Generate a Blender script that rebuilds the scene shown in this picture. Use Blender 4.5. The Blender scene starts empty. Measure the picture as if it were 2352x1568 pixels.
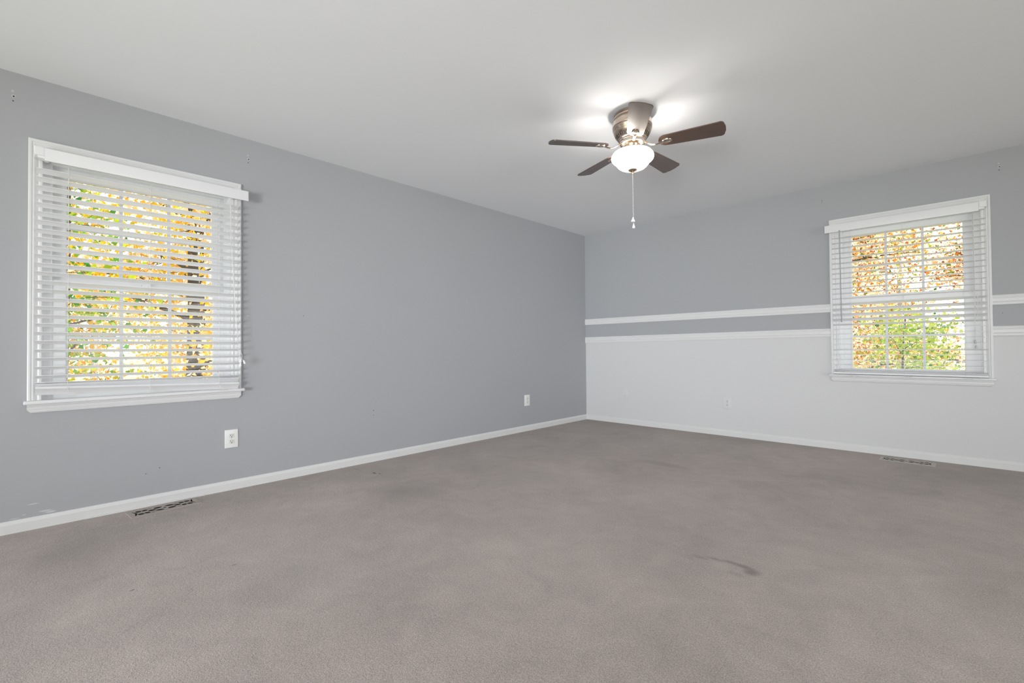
import bpy, bmesh, math, random
from mathutils import Vector, Matrix
import numpy as np

random.seed(7)
PI = math.pi
S = bpy.context.scene
COL = S.collection

# ------------------------------------------------------------------ camera
YAW, PITCH, ROLL = -0.7684, 0.0139, -0.0082
CAM = Vector((3.6078, -5.147, 0.9511))
cy, sy, cp, sp = math.cos(YAW), math.sin(YAW), math.cos(PITCH), math.sin(PITCH)
fw = Vector((sy * cp, cy * cp, sp))
rt = Vector((cy, -sy, 0))
up = rt.cross(fw)
cr, sr = math.cos(ROLL), math.sin(ROLL)
rt2, up2 = cr * rt + sr * up, -sr * rt + cr * up
cam_data = bpy.data.cameras.new('camera')
cam = bpy.data.objects.new('camera', cam_data)
COL.objects.link(cam)
M = Matrix((rt2, up2, -fw)).transposed().to_4x4()
M.translation = CAM
cam.matrix_world = M
cam_data.sensor_width = 36.0
cam_data.lens = 1070.218 / 2352 * 36.0
cam_data.clip_start = 0.05
cam_data.clip_end = 400
S.camera = cam

# ------------------------------------------------------------------ view
vs = S.view_settings
S.display_settings.display_device = 'sRGB'
vs.view_transform = 'Standard'
vs.look = 'None'
vs.exposure = 0.0
vs.gamma = 1.0
vs.use_curve_mapping = False
S.cycles.use_denoising = True
S.cycles.max_bounces = 12
S.cycles.diffuse_bounces = 8
S.cycles.transparent_max_bounces = 16
S.cycles.sample_clamp_indirect = 8
S.cycles.caustics_reflective = False
S.cycles.caustics_refractive = False

# ------------------------------------------------------------------ sky, sun, added fill lights
SKY = 2.5
world = bpy.data.worlds.new('sky')
S.world = world
world.use_nodes = True
wn = world.node_tree
wn.nodes.clear()
wo = wn.nodes.new('ShaderNodeOutputWorld')
wb = wn.nodes.new('ShaderNodeBackground')
wb.inputs['Color'].default_value = (0.95, 0.975, 1.0, 1)
wb.inputs['Strength'].default_value = SKY
wn.links.new(wb.outputs[0], wo.inputs[0])

sun_d = bpy.data.lights.new('sun', 'SUN')
sun_d.energy = 5.4
sun_d.angle = math.radians(1.0)
sun_d.color = (1, 0.94, 0.85)
sun = bpy.data.objects.new('sun', sun_d)
COL.objects.link(sun)
sun.rotation_euler = Vector((0.62, -0.02, 0.76)).to_track_quat('Z', 'Y').to_euler()

def area_light(name, loc, rot, sx, sy_, power, color):
    d = bpy.data.lights.new(name, 'AREA')
    d.shape = 'RECTANGLE'
    d.size, d.size_y = sx, sy_
    d.energy = power
    d.color = color
    o = bpy.data.objects.new(name, d)
    COL.objects.link(o)
    o.location = loc
    o.rotation_euler = rot
    return o

# unseen fill lights added in the made-up openings behind and beside the camera
A1, A3, A4, A5 = 2, 31, 74, 35.5
area_light('fill_front', (2.6, -8.11, 1.15), (PI / 2, 0, 0), 4.6, 1.9, A1, (0.90, 0.95, 1.0))
area_light('fill_side', (7.11, -3.15, 1.25), (PI / 2, 0, PI / 2), 3.0, 1.7, A3, (0.90, 0.95, 1.0))
# another unseen fill, added low outside and aimed up at the ceiling
area_light('fill_upward', (2.6, -8.9, 0.12), Vector((0, -0.82, -0.57)).to_track_quat('Z', 'Y').to_euler(), 4.4, 1.2, A4, (0.90, 0.95, 1.0))
corner_fill = area_light('fill_corner', (4.3, -8.7, 0.7), Vector((4.0, -8.4, -0.9)).to_track_quat('Z', 'Y').to_euler(), 1.6, 1.0, A5, (0.92, 0.96, 1.0))  # unseen fill added with a narrow spread, aimed at the far corner
corner_fill.data.spread = math.radians(60)

# ------------------------------------------------------------------ helpers
H = 2.44
ROOM_X, ROOM_Y = 7.0, -8.0


def tag(o, label=None, cat=None, group=None, kind=None):
    if label: o['label'] = label
    if cat: o['category'] = cat
    if group: o['group'] = group
    if kind: o['kind'] = kind
    return o


def empty(name, loc=(0, 0, 0), rz=0.0, parent=None):
    o = bpy.data.objects.new(name, None)
    COL.objects.link(o)
    o.location = loc
    o.rotation_euler = (0, 0, rz)
    o.empty_display_size = 0.05
    if parent: o.parent = parent
    return o


def obj(name, bm, mat, parent=None, smooth=None):
    me = bpy.data.meshes.new(name)
    bmesh.ops.recalc_face_normals(bm, faces=bm.faces)
    bm.to_mesh(me)
    bm.free()
    mats = mat if isinstance(mat, (list, tuple)) else [mat]
    for m in mats:
        me.materials.append(m)
    if smooth is not None:
        for p in me.polygons: p.use_smooth = True
        me.set_sharp_from_angle(angle=math.radians(smooth))
    o = bpy.data.objects.new(name, me)
    COL.objects.link(o)
    if parent: o.parent = parent
    return o


def box(bm, x0, x1, y0, y1, z0, z1, mat=0):
    v = [bm.verts.new(p) for p in ((x0, y0, z0), (x1, y0, z0), (x1, y1, z0), (x0, y1, z0),
                                   (x0, y0, z1), (x1, y0, z1), (x1, y1, z1), (x0, y1, z1))]
    for f in ((0, 3, 2, 1), (4, 5, 6, 7), (0, 1, 5, 4), (1, 2, 6, 5), (2, 3, 7, 6), (3, 0, 4, 7)):
        bm.faces.new([v[i] for i in f]).material_index = mat
    return v


def bevel(bm, w, seg=2):
    bmesh.ops.bevel(bm, geom=list(bm.edges), offset=w, segments=seg, affect='EDGES', profile=0.6)


def tube(bm, pts, r, n=8, caps=True):
    pts = [Vector(p) for p in pts]
    rs = r if isinstance(r, (list, tuple)) else [r] * len(pts)
    rings = []
    prev = None
    for i, p in enumerate(pts):
        a = pts[max(i - 1, 0)]
        b = pts[min(i + 1, len(pts) - 1)]
        t = (b - a).normalized()
        if prev is None:
            ref = Vector((0, 0, 1)) if abs(t.z) < 0.9 else Vector((1, 0, 0))
            x = t.cross(ref).normalized()
        else:
            x = (prev - t * prev.dot(t)).normalized()
        prev = x
        y = t.cross(x)
        rings.append([bm.verts.new(p + rs[i] * (math.cos(2 * PI * k / n) * x + math.sin(2 * PI * k / n) * y)) for k in range(n)])
    for i in range(len(rings) - 1):
        for k in range(n):
            bm.faces.new((rings[i][k], rings[i][(k + 1) % n], rings[i + 1][(k + 1) % n], rings[i + 1][k]))
    if caps:
        bm.faces.new(rings[0][::-1])
        bm.faces.new(rings[-1])


def lathe(bm, prof, n=48, c=(0, 0, 0), closed=False):
    rings = []
    for r, z in prof:
        if r < 1e-6:
            rings.append([bm.verts.new((c[0], c[1], c[2] + z))])
        else:
            rings.append([bm.verts.new((c[0] + r * math.cos(2 * PI * k / n), c[1] + r * math.sin(2 * PI * k / n), c[2] + z)) for k in range(n)])
    seq = list(range(len(rings) - 1))
    for i in seq:
        a, b = rings[i], rings[i + 1]
        for k in range(n):
            k2 = (k + 1) % n
            if len(a) == 1 and len(b) == 1: continue
            if len(a) == 1: bm.faces.new((a[0], b[k], b[k2]))
            elif len(b) == 1: bm.faces.new((a[k], a[k2], b[0]))
            else: bm.faces.new((a[k], a[k2], b[k2], b[k]))


def sweep(bm, prof, path):
    """prof: closed list of (a, b) pairs; path: list of functions (a, b) -> point, one ring each."""
    rings = [[bm.verts.new(f(a, b)) for a, b in prof] for f in path]
    n = len(prof)
    for i in range(len(rings) - 1):
        for k in range(n):
            bm.faces.new((rings[i][k], rings[i][(k + 1) % n], rings[i + 1][(k + 1) % n], rings[i + 1][k]))
    bm.faces.new(rings[0][::-1])
    bm.faces.new(rings[-1])


def plate_from_outlines(name, outer, holes, extrude, mat, parent):
    """A flat plate with real cut-outs: a filled 2D curve turned into a mesh."""
    cu = bpy.data.curves.new(name + '_outline', 'CURVE')
    cu.dimensions = '2D'
    cu.fill_mode = 'BOTH'
    cu.extrude = extrude
    for poly in [outer] + holes:
        spl = cu.splines.new('POLY')
        spl.points.add(len(poly) - 1)
        for p, (x, y) in zip(spl.points, poly): p.co = (x, y, 0, 1)
        spl.use_cyclic_u = True
    tmp = bpy.data.objects.new('tmp_outline', cu)
    COL.objects.link(tmp)
    dg = bpy.context.evaluated_depsgraph_get()
    dg.update()
    me = bpy.data.meshes.new_from_object(tmp.evaluated_get(dg))
    bpy.data.objects.remove(tmp)
    bpy.data.curves.remove(cu)
    me.name = name
    me.materials.clear()
    me.materials.append(mat)
    o = bpy.data.objects.new(name, me)
    COL.objects.link(o)
    o.parent = parent
    return o


# ------------------------------------------------------------------ materials
def new_mat(name):
    m = bpy.data.materials.new(name)
    m.use_nodes = True
    nt = m.node_tree
    return m, nt, nt.nodes['Principled BSDF']


def node(nt, t, **kw):
    n = nt.nodes.new(t)
    for k, v in kw.items():
        if hasattr(n, k): setattr(n, k, v)
        else: n.inputs[k].default_value = v
    return n


def simple(name, col, rough=0.5, metal=0.0, spec=0.5, noise=0.0, scale=40.0, bump=0.0, bscale=200.0):
    m, nt, b = new_mat(name)
    b.inputs['Base Color'].default_value = (*col, 1)
    b.inputs['Roughness'].default_value = rough
    b.inputs['Metallic'].default_value = metal
    b.inputs['Specular IOR Level'].default_value = spec
    tc = node(nt, 'ShaderNodeTexCoord')
    if noise:
        nz = node(nt, 'ShaderNodeTexNoise', Scale=scale, Detail=4.0)
        nt.links.new(tc.outputs['Object'], nz.inputs['Vector'])
        mx = node(nt, 'ShaderNodeMix', data_type='RGBA')
        mx.inputs[6].default_value = (*[c * (1 - noise) for c in col], 1)
        mx.inputs[7].default_value = (*[min(1, c * (1 + noise)) for c in col], 1)
        nt.links.new(nz.outputs['Fac'], mx.inputs[0])
        nt.links.new(mx.outputs[2], b.inputs['Base Color'])
    if bump:
        nb = node(nt, 'ShaderNodeTexNoise', Scale=bscale, Detail=3.0)
        nt.links.new(tc.outputs['Object'], nb.inputs['Vector'])
        bp = node(nt, 'ShaderNodeBump', Strength=bump, Distance=0.002)
        nt.links.new(nb.outputs['Fac'], bp.inputs['Height'])
        nt.links.new(bp.outputs[0], b.inputs['Normal'])
    return m


def spots(nt, coord, col_socket, items):
    """Mix small marks (nail holes, scuffs, stains) or soft shade into a colour. items: (x, y, z, rx, ry, rz, softness, rgb, amount)"""
    for (x, y, z, rx, ry, rz, soft, rgb, amt) in items:
        sub = node(nt, 'ShaderNodeVectorMath', operation='SUBTRACT')
        sub.inputs[1].default_value = (x, y, z)
        nt.links.new(coord, sub.inputs[0])
        div = node(nt, 'ShaderNodeVectorMath', operation='DIVIDE')
        div.inputs[1].default_value = (rx, ry, rz)
        nt.links.new(sub.outputs[0], div.inputs[0])
        ln = node(nt, 'ShaderNodeVectorMath', operation='LENGTH')
        nt.links.new(div.outputs[0], ln.inputs[0])
        mr = node(nt, 'ShaderNodeMapRange', interpolation_type='SMOOTHSTEP')
        mr.inputs['From Min'].default_value = 1.0
        mr.inputs['From Max'].default_value = max(0.0, 1.0 - soft)
        mr.inputs['To Min'].default_value = 0.0
        mr.inputs['To Max'].default_value = amt
        nt.links.new(ln.outputs['Value'], mr.inputs['Value'])
        mx = node(nt, 'ShaderNodeMix', data_type='RGBA')
        mx.inputs[7].default_value = (*rgb, 1)
        nt.links.new(mr.outputs[0], mx.inputs[0])
        nt.links.new(col_socket, mx.inputs[6])
        col_socket = mx.outputs[2]
    return col_socket


GRAY = (0.422, 0.431, 0.449)
WHITEP = (0.705, 0.705, 0.71)


def wall_mat(name, marks, two_tone=False):
    m, nt, b = new_mat(name)
    b.inputs['Roughness'].default_value = 0.55
    b.inputs['Specular IOR Level'].default_value = 0.3
    tc = node(nt, 'ShaderNodeTexCoord')
    co = tc.outputs['Object']
    nz = node(nt, 'ShaderNodeTexNoise', Scale=1.3, Detail=3.0)
    nt.links.new(co, nz.inputs['Vector'])
    mx = node(nt, 'ShaderNodeMix', data_type='RGBA')
    mx.inputs[6].default_value = (*[c * 0.975 for c in GRAY], 1)
    mx.inputs[7].default_value = (*[c * 1.025 for c in GRAY], 1)
    nt.links.new(nz.outputs['Fac'], mx.inputs[0])
    c = mx.outputs[2]
    if two_tone:
        sx = node(nt, 'ShaderNodeSeparateXYZ')
        nt.links.new(co, sx.inputs[0])
        lt = node(nt, 'ShaderNodeMath', operation='LESS_THAN')
        lt.inputs[1].default_value = 1.045
        nt.links.new(sx.outputs['Z'], lt.inputs[0])
        m2 = node(nt, 'ShaderNodeMix', data_type='RGBA')
        m2.inputs[7].default_value = (*WHITEP, 1)
        nt.links.new(lt.outputs[0], m2.inputs[0])
        nt.links.new(c, m2.inputs[6])
        c = m2.outputs[2]
    c = spots(nt, co, c, marks)
    nt.links.new(c, b.inputs['Base Color'])
    nb = node(nt, 'ShaderNodeTexNoise', Scale=260.0, Detail=2.0)
    nt.links.new(co, nb.inputs['Vector'])
    bp = node(nt, 'ShaderNodeBump', Strength=0.06, Distance=0.002)
    nt.links.new(nb.outputs['Fac'], bp.inputs['Height'])
    nt.links.new(bp.outputs[0], b.inputs['Normal'])
    return m


BLK = (0.015, 0.015, 0.015)
LGT = (0.75, 0.75, 0.75)
DRK = (0.12, 0.12, 0.13)


def bracket_marks(y, z, axis):
    out = []
    def add(dx, dz, r, rgb, amt, rz=None):
        p = [0, 0, z + dz]
        p[axis] = y + dx
        rad = [1, 1, rz or r]
        rad[axis] = r
        out.append((*p, *rad, 0.5, rgb, amt))
    add(0, 0, 0.010, LGT, 0.55)
    add(0.001, -0.001, 0.0055, BLK, 1.0)
    add(-0.001, -0.026, 0.0045, BLK, 0.9)
    add(-0.003, 0.026, 0.008, LGT, 0.35)
    return out


left_marks = bracket_marks(-5.214, 2.312, 1) + bracket_marks(-4.08, 2.300, 1)
for y, z, r, c, a in ((-4.084, 1.189, 0.008, (0.6, 0.6, 0.62), 0.7), (-4.084, 1.186, 0.004, DRK, 0.6), (-3.699, 1.209, 0.005, DRK, 0.7),
                      (-3.115, 0.431, 0.006, DRK, 0.9), (-3.115, 0.390, 0.005, DRK, 0.8), (-4.582, 0.223, 0.005, DRK, 0.8),
                      (-4.65, 0.199, 0.005, DRK, 0.7), (-2.07, 1.422, 0.012, (0.55, 0.55, 0.56), 0.5), (-1.781, 2.01, 0.008, (0.6, 0.6, 0.6), 0.5)):
    left_marks.append((0, y, z, 1, r, r, 0.5, c, a))
for y, z, ry, rz, a in ((-5.133, 0.134, 0.030, 0.0035, 0.8), (-5.165, 0.084, 0.010, 0.004, 0.6), (-5.085, 0.086, 0.035, 0.006, 0.7), (-5.065, 0.076, 0.03, 0.007, 0.75), (-5.20, 0.072, 0.03, 0.004, 0.5)):
    left_marks.append((0, y, z, 1, ry, rz, 0.7, (0.68, 0.69, 0.70), a))
back_marks = bracket_marks(3.831, 2.308, 0) + [(2.683, 0, 2.303, 0.006, 1, 0.006, 0.5, DRK, 0.8), (2.683, 0, 2.285, 0.005, 1, 0.005, 0.5, DRK, 0.6),
                                                (3.832, 0, 1.187, 0.004, 1, 0.004, 0.5, DRK, 0.8)]

M_WALL_L = wall_mat('grey_wall_paint', left_marks)
M_WALL_B = wall_mat('two_tone_wall_paint', back_marks, True)
M_WALL_P = wall_mat('plain_wall_paint', [])
M_CEIL = simple('ceiling_paint', (0.872, 0.888, 0.912), 0.8, spec=0.2, noise=0.012, scale=1.2, bump=0.05, bscale=180)
M_TRIM = simple('white_trim_paint', (0.775, 0.775, 0.775), 0.35, spec=0.5, noise=0.01, scale=6)
M_BASE = simple('baseboard_paint', (0.76, 0.76, 0.755), 0.4, spec=0.5, noise=0.015, scale=5, bump=0.05, bscale=60)
M_BLIND = simple('white_blind_vinyl', (0.85, 0.855, 0.865), 0.38, spec=0.45, noise=0.008, scale=8)
M_SASH = simple('white_sash_vinyl', (0.83, 0.835, 0.845), 0.4, spec=0.45, noise=0.008, scale=8)
M_GRID = simple('white_grille_bar', (0.70, 0.71, 0.73), 0.45, noise=0.01, scale=8)
M_CORD = simple('white_cord', (0.78, 0.78, 0.76), 0.8, noise=0.03, scale=300)
M_WAND = simple('clear_grey_wand', (0.42, 0.43, 0.44), 0.25, noise=0.03, scale=30)
M_PLAST = simple('white_outlet_plastic', (0.86, 0.86, 0.84), 0.3, spec=0.5, noise=0.005, scale=30)
M_IVORY = simple('receptacle_plastic', (0.74, 0.735, 0.70), 0.35, noise=0.01, scale=30)
M_WPLATE = simple('wall_coloured_plastic', (0.72, 0.72, 0.72), 0.45, noise=0.005, scale=30)
M_SLOT = simple('dark_slot', (0.02, 0.02, 0.02), 0.6, noise=0.05, scale=80)
M_SCREW = simple('screw_metal', (0.6, 0.6, 0.58), 0.35, metal=1.0, noise=0.03, scale=90)
M_DUCT = simple('duct_shade_black', (0.006, 0.006, 0.006), 0.9, noise=0.1, scale=30)
M_REG = simple('register_metal', (0.40, 0.345, 0.322), 0.45, spec=0.4, noise=0.04, scale=25)
M_REGB = simple('register_metal_pale', (0.47, 0.43, 0.40), 0.45, spec=0.4, noise=0.04, scale=25)

# glass
M_GLASS, nt, b = new_mat('window_glass')
nt.nodes.remove(b)
out = nt.nodes['Material Output']
tr = node(nt, 'ShaderNodeBsdfTransparent')
tr.inputs['Color'].default_value = (0.96, 0.975, 0.97, 1)
gl = node(nt, 'ShaderNodeBsdfGlossy', Roughness=0.01)
fr = node(nt, 'ShaderNodeFresnel', IOR=1.45)
nz = node(nt, 'ShaderNodeTexNoise', Scale=3.0)
mp = node(nt, 'ShaderNodeMapRange')
mp.inputs['To Min'].default_value = 0.5
mp.inputs['To Max'].default_value = 0.7
nt.links.new(nz.outputs['Fac'], mp.inputs['Value'])
ml = node(nt, 'ShaderNodeMath', operation='MULTIPLY')
nt.links.new(fr.outputs[0], ml.inputs[0])
nt.links.new(mp.outputs[0], ml.inputs[1])
mixs = node(nt, 'ShaderNodeMixShader')
nt.links.new(ml.outputs[0], mixs.inputs[0])
nt.links.new(tr.outputs[0], mixs.inputs[1])
nt.links.new(gl.outputs[0], mixs.inputs[2])
nt.links.new(mixs.outputs[0], out.inputs[0])


# carpet
def carpet():
    m, nt, b = new_mat('taupe_carpet')
    b.inputs['Roughness'].default_value = 0.95
    b.inputs['Specular IOR Level'].default_value = 0.1
    b.inputs['Sheen Weight'].default_value = 0.25
    b.inputs['Sheen Roughness'].default_value = 0.5
    tc = node(nt, 'ShaderNodeTexCoord')
    co = tc.outputs['Object']
    def noise(scale, det, rough=0.55, dist=0.0):
        n = node(nt, 'ShaderNodeTexNoise', Scale=scale, Detail=det, Roughness=rough, Distortion=dist)
        nt.links.new(co, n.inputs['Vector'])
        return n.outputs['Fac']
    def rng(v, a, b_, c, d):
        r = node(nt, 'ShaderNodeMapRange')
        for k, x in zip(('From Min', 'From Max', 'To Min', 'To Max'), (a, b_, c, d)): r.inputs[k].default_value = x
        nt.links.new(v, r.inputs['Value'])
        return r.outputs[0]
    def math_(op, a, b_):
        n = node(nt, 'ShaderNodeMath', operation=op)
        nt.links.new(a, n.inputs[0])
        nt.links.new(b_, n.inputs[1])
        return n.outputs[0]
    big = rng(noise(1.1, 4, 0.6, 0.6), 0.3, 0.7, 0.85, 1.12)
    mid = rng(noise(5.5, 5, 0.65, 1.2), 0.3, 0.7, 0.90, 1.08)
    fine = rng(noise(230, 3, 0.7), 0.33, 0.67, 0.72, 1.24)
    f2 = rng(noise(90, 2, 0.6), 0.35, 0.65, 0.93, 1.07)
    v = math_('MULTIPLY', math_('MULTIPLY', big, mid), math_('MULTIPLY', fine, f2))
    colr = node(nt, 'ShaderNodeRGB')
    colr.outputs[0].default_value = (0.458, 0.394, 0.366, 1)
    hs = node(nt, 'ShaderNodeHueSaturation')
    nt.links.new(colr.outputs[0], hs.inputs['Color'])
    nt.links.new(v, hs.inputs['Value'])
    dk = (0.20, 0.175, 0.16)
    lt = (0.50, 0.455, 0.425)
    shade_brn = (0.25, 0.21, 0.17)
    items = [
        (0.0, -2.6, 0, 0.55, 3.2, 1, 1.0, shade_brn, 0.30), (1.6, 0.0, 0, 3.2, 0.55, 1, 1.0, shade_brn, 0.45), (0.1, -0.2, 0, 1.6, 1.5, 1, 1.0, shade_brn, 0.35),  # wall-side and corner shade painted into the carpet as broad brown bands
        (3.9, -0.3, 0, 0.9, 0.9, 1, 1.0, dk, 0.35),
        (0.95, -3.40, 0, 0.35, 0.30, 1, 1.0, dk, 0.35), (1.837, -1.576, 0, 0.30, 0.10, 1, 0.9, dk, 0.4), (2.018, -2.962, 0, 0.4, 0.4, 1, 1.0, lt, 0.35),
        (1.45, -4.3, 0, 0.7, 0.35, 1, 1.0, lt, 0.3), (1.3, -2.6, 0, 0.6, 0.6, 1, 1.0, lt, 0.2), (0.55, -5.0, 0, 0.5, 0.4, 1, 1.0, dk, 0.25),
        (2.742, -3.040, 0, 0.06, 0.022, 1, 0.9, dk, 0.4), (2.80, -3.012, 0, 0.06, 0.022, 1, 0.9, dk, 0.55), (2.86, -2.998, 0, 0.055, 0.024, 1, 0.9, dk, 0.65),
        (2.915, -3.002, 0, 0.055, 0.03, 1, 0.9, dk, 0.75), (2.955, -3.035, 0, 0.05, 0.055, 1, 0.9, dk, 0.8), (2.92, -3.095, 0, 0.06, 0.03, 1, 0.9, dk, 0.35),
        (2.84, -3.06, 0, 0.07, 0.05, 1, 1.0, lt, 0.5),
        (1.271, -4.515, 0, 0.007, 0.012, 1, 0.6, DRK, 0.8), (1.217, -4.86, 0, 0.008, 0.012, 1, 0.6, DRK, 0.7),
        (0.346, -3.305, 0, 0.028, 0.010, 1, 0.4, BLK, 0.95), (0.395, -3.288, 0, 0.022, 0.007, 1, 0.4, BLK, 0.8),
        (0.15, -3.345, 0, 0.13, 0.007, 1, 0.8, dk, 0.6), (0.25, -3.31, 0, 0.10, 0.01, 1, 0.8, lt, 0.4),
    ]
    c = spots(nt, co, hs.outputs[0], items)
    # keep the pile texture inside the marks
    mm = node(nt, 'ShaderNodeMix', data_type='RGBA', blend_type='MULTIPLY')
    mm.inputs[0].default_value = 0.35
    nt.links.new(c, mm.inputs[6])
    cmb = node(nt, 'ShaderNodeCombineColor')
    for i in range(3): nt.links.new(fine, cmb.inputs[i])
    nt.links.new(cmb.outputs[0], mm.inputs[7])
    nt.links.new(mm.outputs[2], b.inputs['Base Color'])
    bp = node(nt, 'ShaderNodeBump', Strength=0.55, Distance=0.006)
    nt.links.new(math_('ADD', noise(230, 3, 0.7), noise(60, 3)), bp.inputs['Height'])
    nt.links.new(bp.outputs[0], b.inputs['Normal'])
    return m


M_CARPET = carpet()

# ------------------------------------------------------------------ room shell
T = 0.14
LW_Y, LW_A = -4.644, 0.457          # centre of the left window, half clear width inside the casing
BW_X, BW_A = 3.257, 0.464
WZ0, WZ1 = 0.672, 2.052


def wall_with_hole(name, mat, horiz, plane0, plane1, lo, hi, h0, h1, z0, z1):
    bm = bmesh.new()
    def b_(a0, a1, c0, c1):
        if horiz == 'y': box(bm, plane0, plane1, a0, a1, c0, c1)
        else: box(bm, a0, a1, plane0, plane1, c0, c1)
    b_(lo, h0, 0, H)
    b_(h1, hi, 0, H)
    b_(h0, h1, 0, z0)
    b_(h0, h1, z1, H)
    return tag(obj(name, bm, mat), kind='structure')


wall_with_hole('wall_left', M_WALL_L, 'y', -T, 0, ROOM_Y, T, LW_Y - LW_A - 0.02, LW_Y + LW_A + 0.02, WZ0, WZ1)
wall_with_hole('wall_back', M_WALL_B, 'x', 0, T, 0, ROOM_X + T, BW_X - BW_A - 0.02, BW_X + BW_A + 0.02, WZ0, WZ1)
wall_with_hole('wall_right', M_WALL_P, 'y', ROOM_X, ROOM_X + T, ROOM_Y - T, 0, -4.75, -1.55, 0.35, 2.15)  # its opening is added out of view to let fill light in
bm = bmesh.new(); box(bm, ROOM_X + T + 0.001, ROOM_X + 1.9, ROOM_Y - T, T, H, H + 0.16)
tag(obj('sun_block_slab', bm, M_CEIL), kind='structure')  # unseen slab added to keep the sun out of the side opening
wall_with_hole('wall_front', M_WALL_P, 'x', ROOM_Y - T, ROOM_Y, -T, ROOM_X, 0.25, 4.95, 0.18, 2.12)  # opening out of view, put in to admit fill light
bm = bmesh.new(); box(bm, -T, ROOM_X + T, ROOM_Y - T, T, H, H + 0.16)
tag(obj('ceiling', bm, M_CEIL), kind='structure')
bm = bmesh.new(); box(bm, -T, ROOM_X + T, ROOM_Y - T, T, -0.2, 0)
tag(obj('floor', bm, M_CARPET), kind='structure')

# baseboards: low painted boards with an eased top edge, sunk in the carpet
BP = [(0, 0), (0.0125, 0), (0.0125, 0.046), (0.0105, 0.051), (0.0085, 0.056), (0.0045, 0.0635), (0, 0.065)]
bm = bmesh.new()
sweep(bm, BP, [lambda a, z: (a, ROOM_Y, z), lambda a, z: (a, -a, z)])
# a bare strip of board shows where the carpet is cut back around the floor register
box(bm, 0.012, 0.0165, -4.93, -4.345, 0.0, 0.011)
tag(obj('baseboard_left', bm, M_BASE), kind='structure')
bm = bmesh.new()
sweep(bm, BP, [lambda a, z: (a, -a, z), lambda a, z: (ROOM_X, -a, z)])
tag(obj('baseboard_back', bm, M_BASE), kind='structure')
bm = bmesh.new()
sweep(bm, BP, [lambda a, z: (ROOM_X - a, 0, z), lambda a, z: (ROOM_X - a, ROOM_Y, z)])
tag(obj('baseboard_right', bm, M_BASE), kind='structure')

# chair rails on the back wall
RP = [(0, 0), (0.011, 0), (0.0135, 0.006), (0.0135, 0.014), (0.0115, 0.020), (0.0150, 0.028), (0.0150, 0.047), (0.0115, 0.055), (0.0135, 0.061), (0.0125, 0.070), (0.008, 0.0765), (0, 0.0765)]


def rail(name, x0, x1, z0, z1):
    bm = bmesh.new()
    sweep(bm, RP, [lambda d, z: (x0, -d, z0 + z), lambda d, z: (x1, -d, z1 + z)])
    return tag(obj(name, bm, M_TRIM), kind='structure')


XL, XR = BW_X - BW_A - 0.0565, BW_X + BW_A + 0.0565
rail('trim_1', 0.0, XL, 1.2475, 1.2565)
rail('trim_2', XR, ROOM_X, 1.2505, 1.249)
rail('trim_3', 0.0, XL, 1.0085, 1.031)
rail('trim_4', XR, ROOM_X, 1.012, 1.014)


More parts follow.
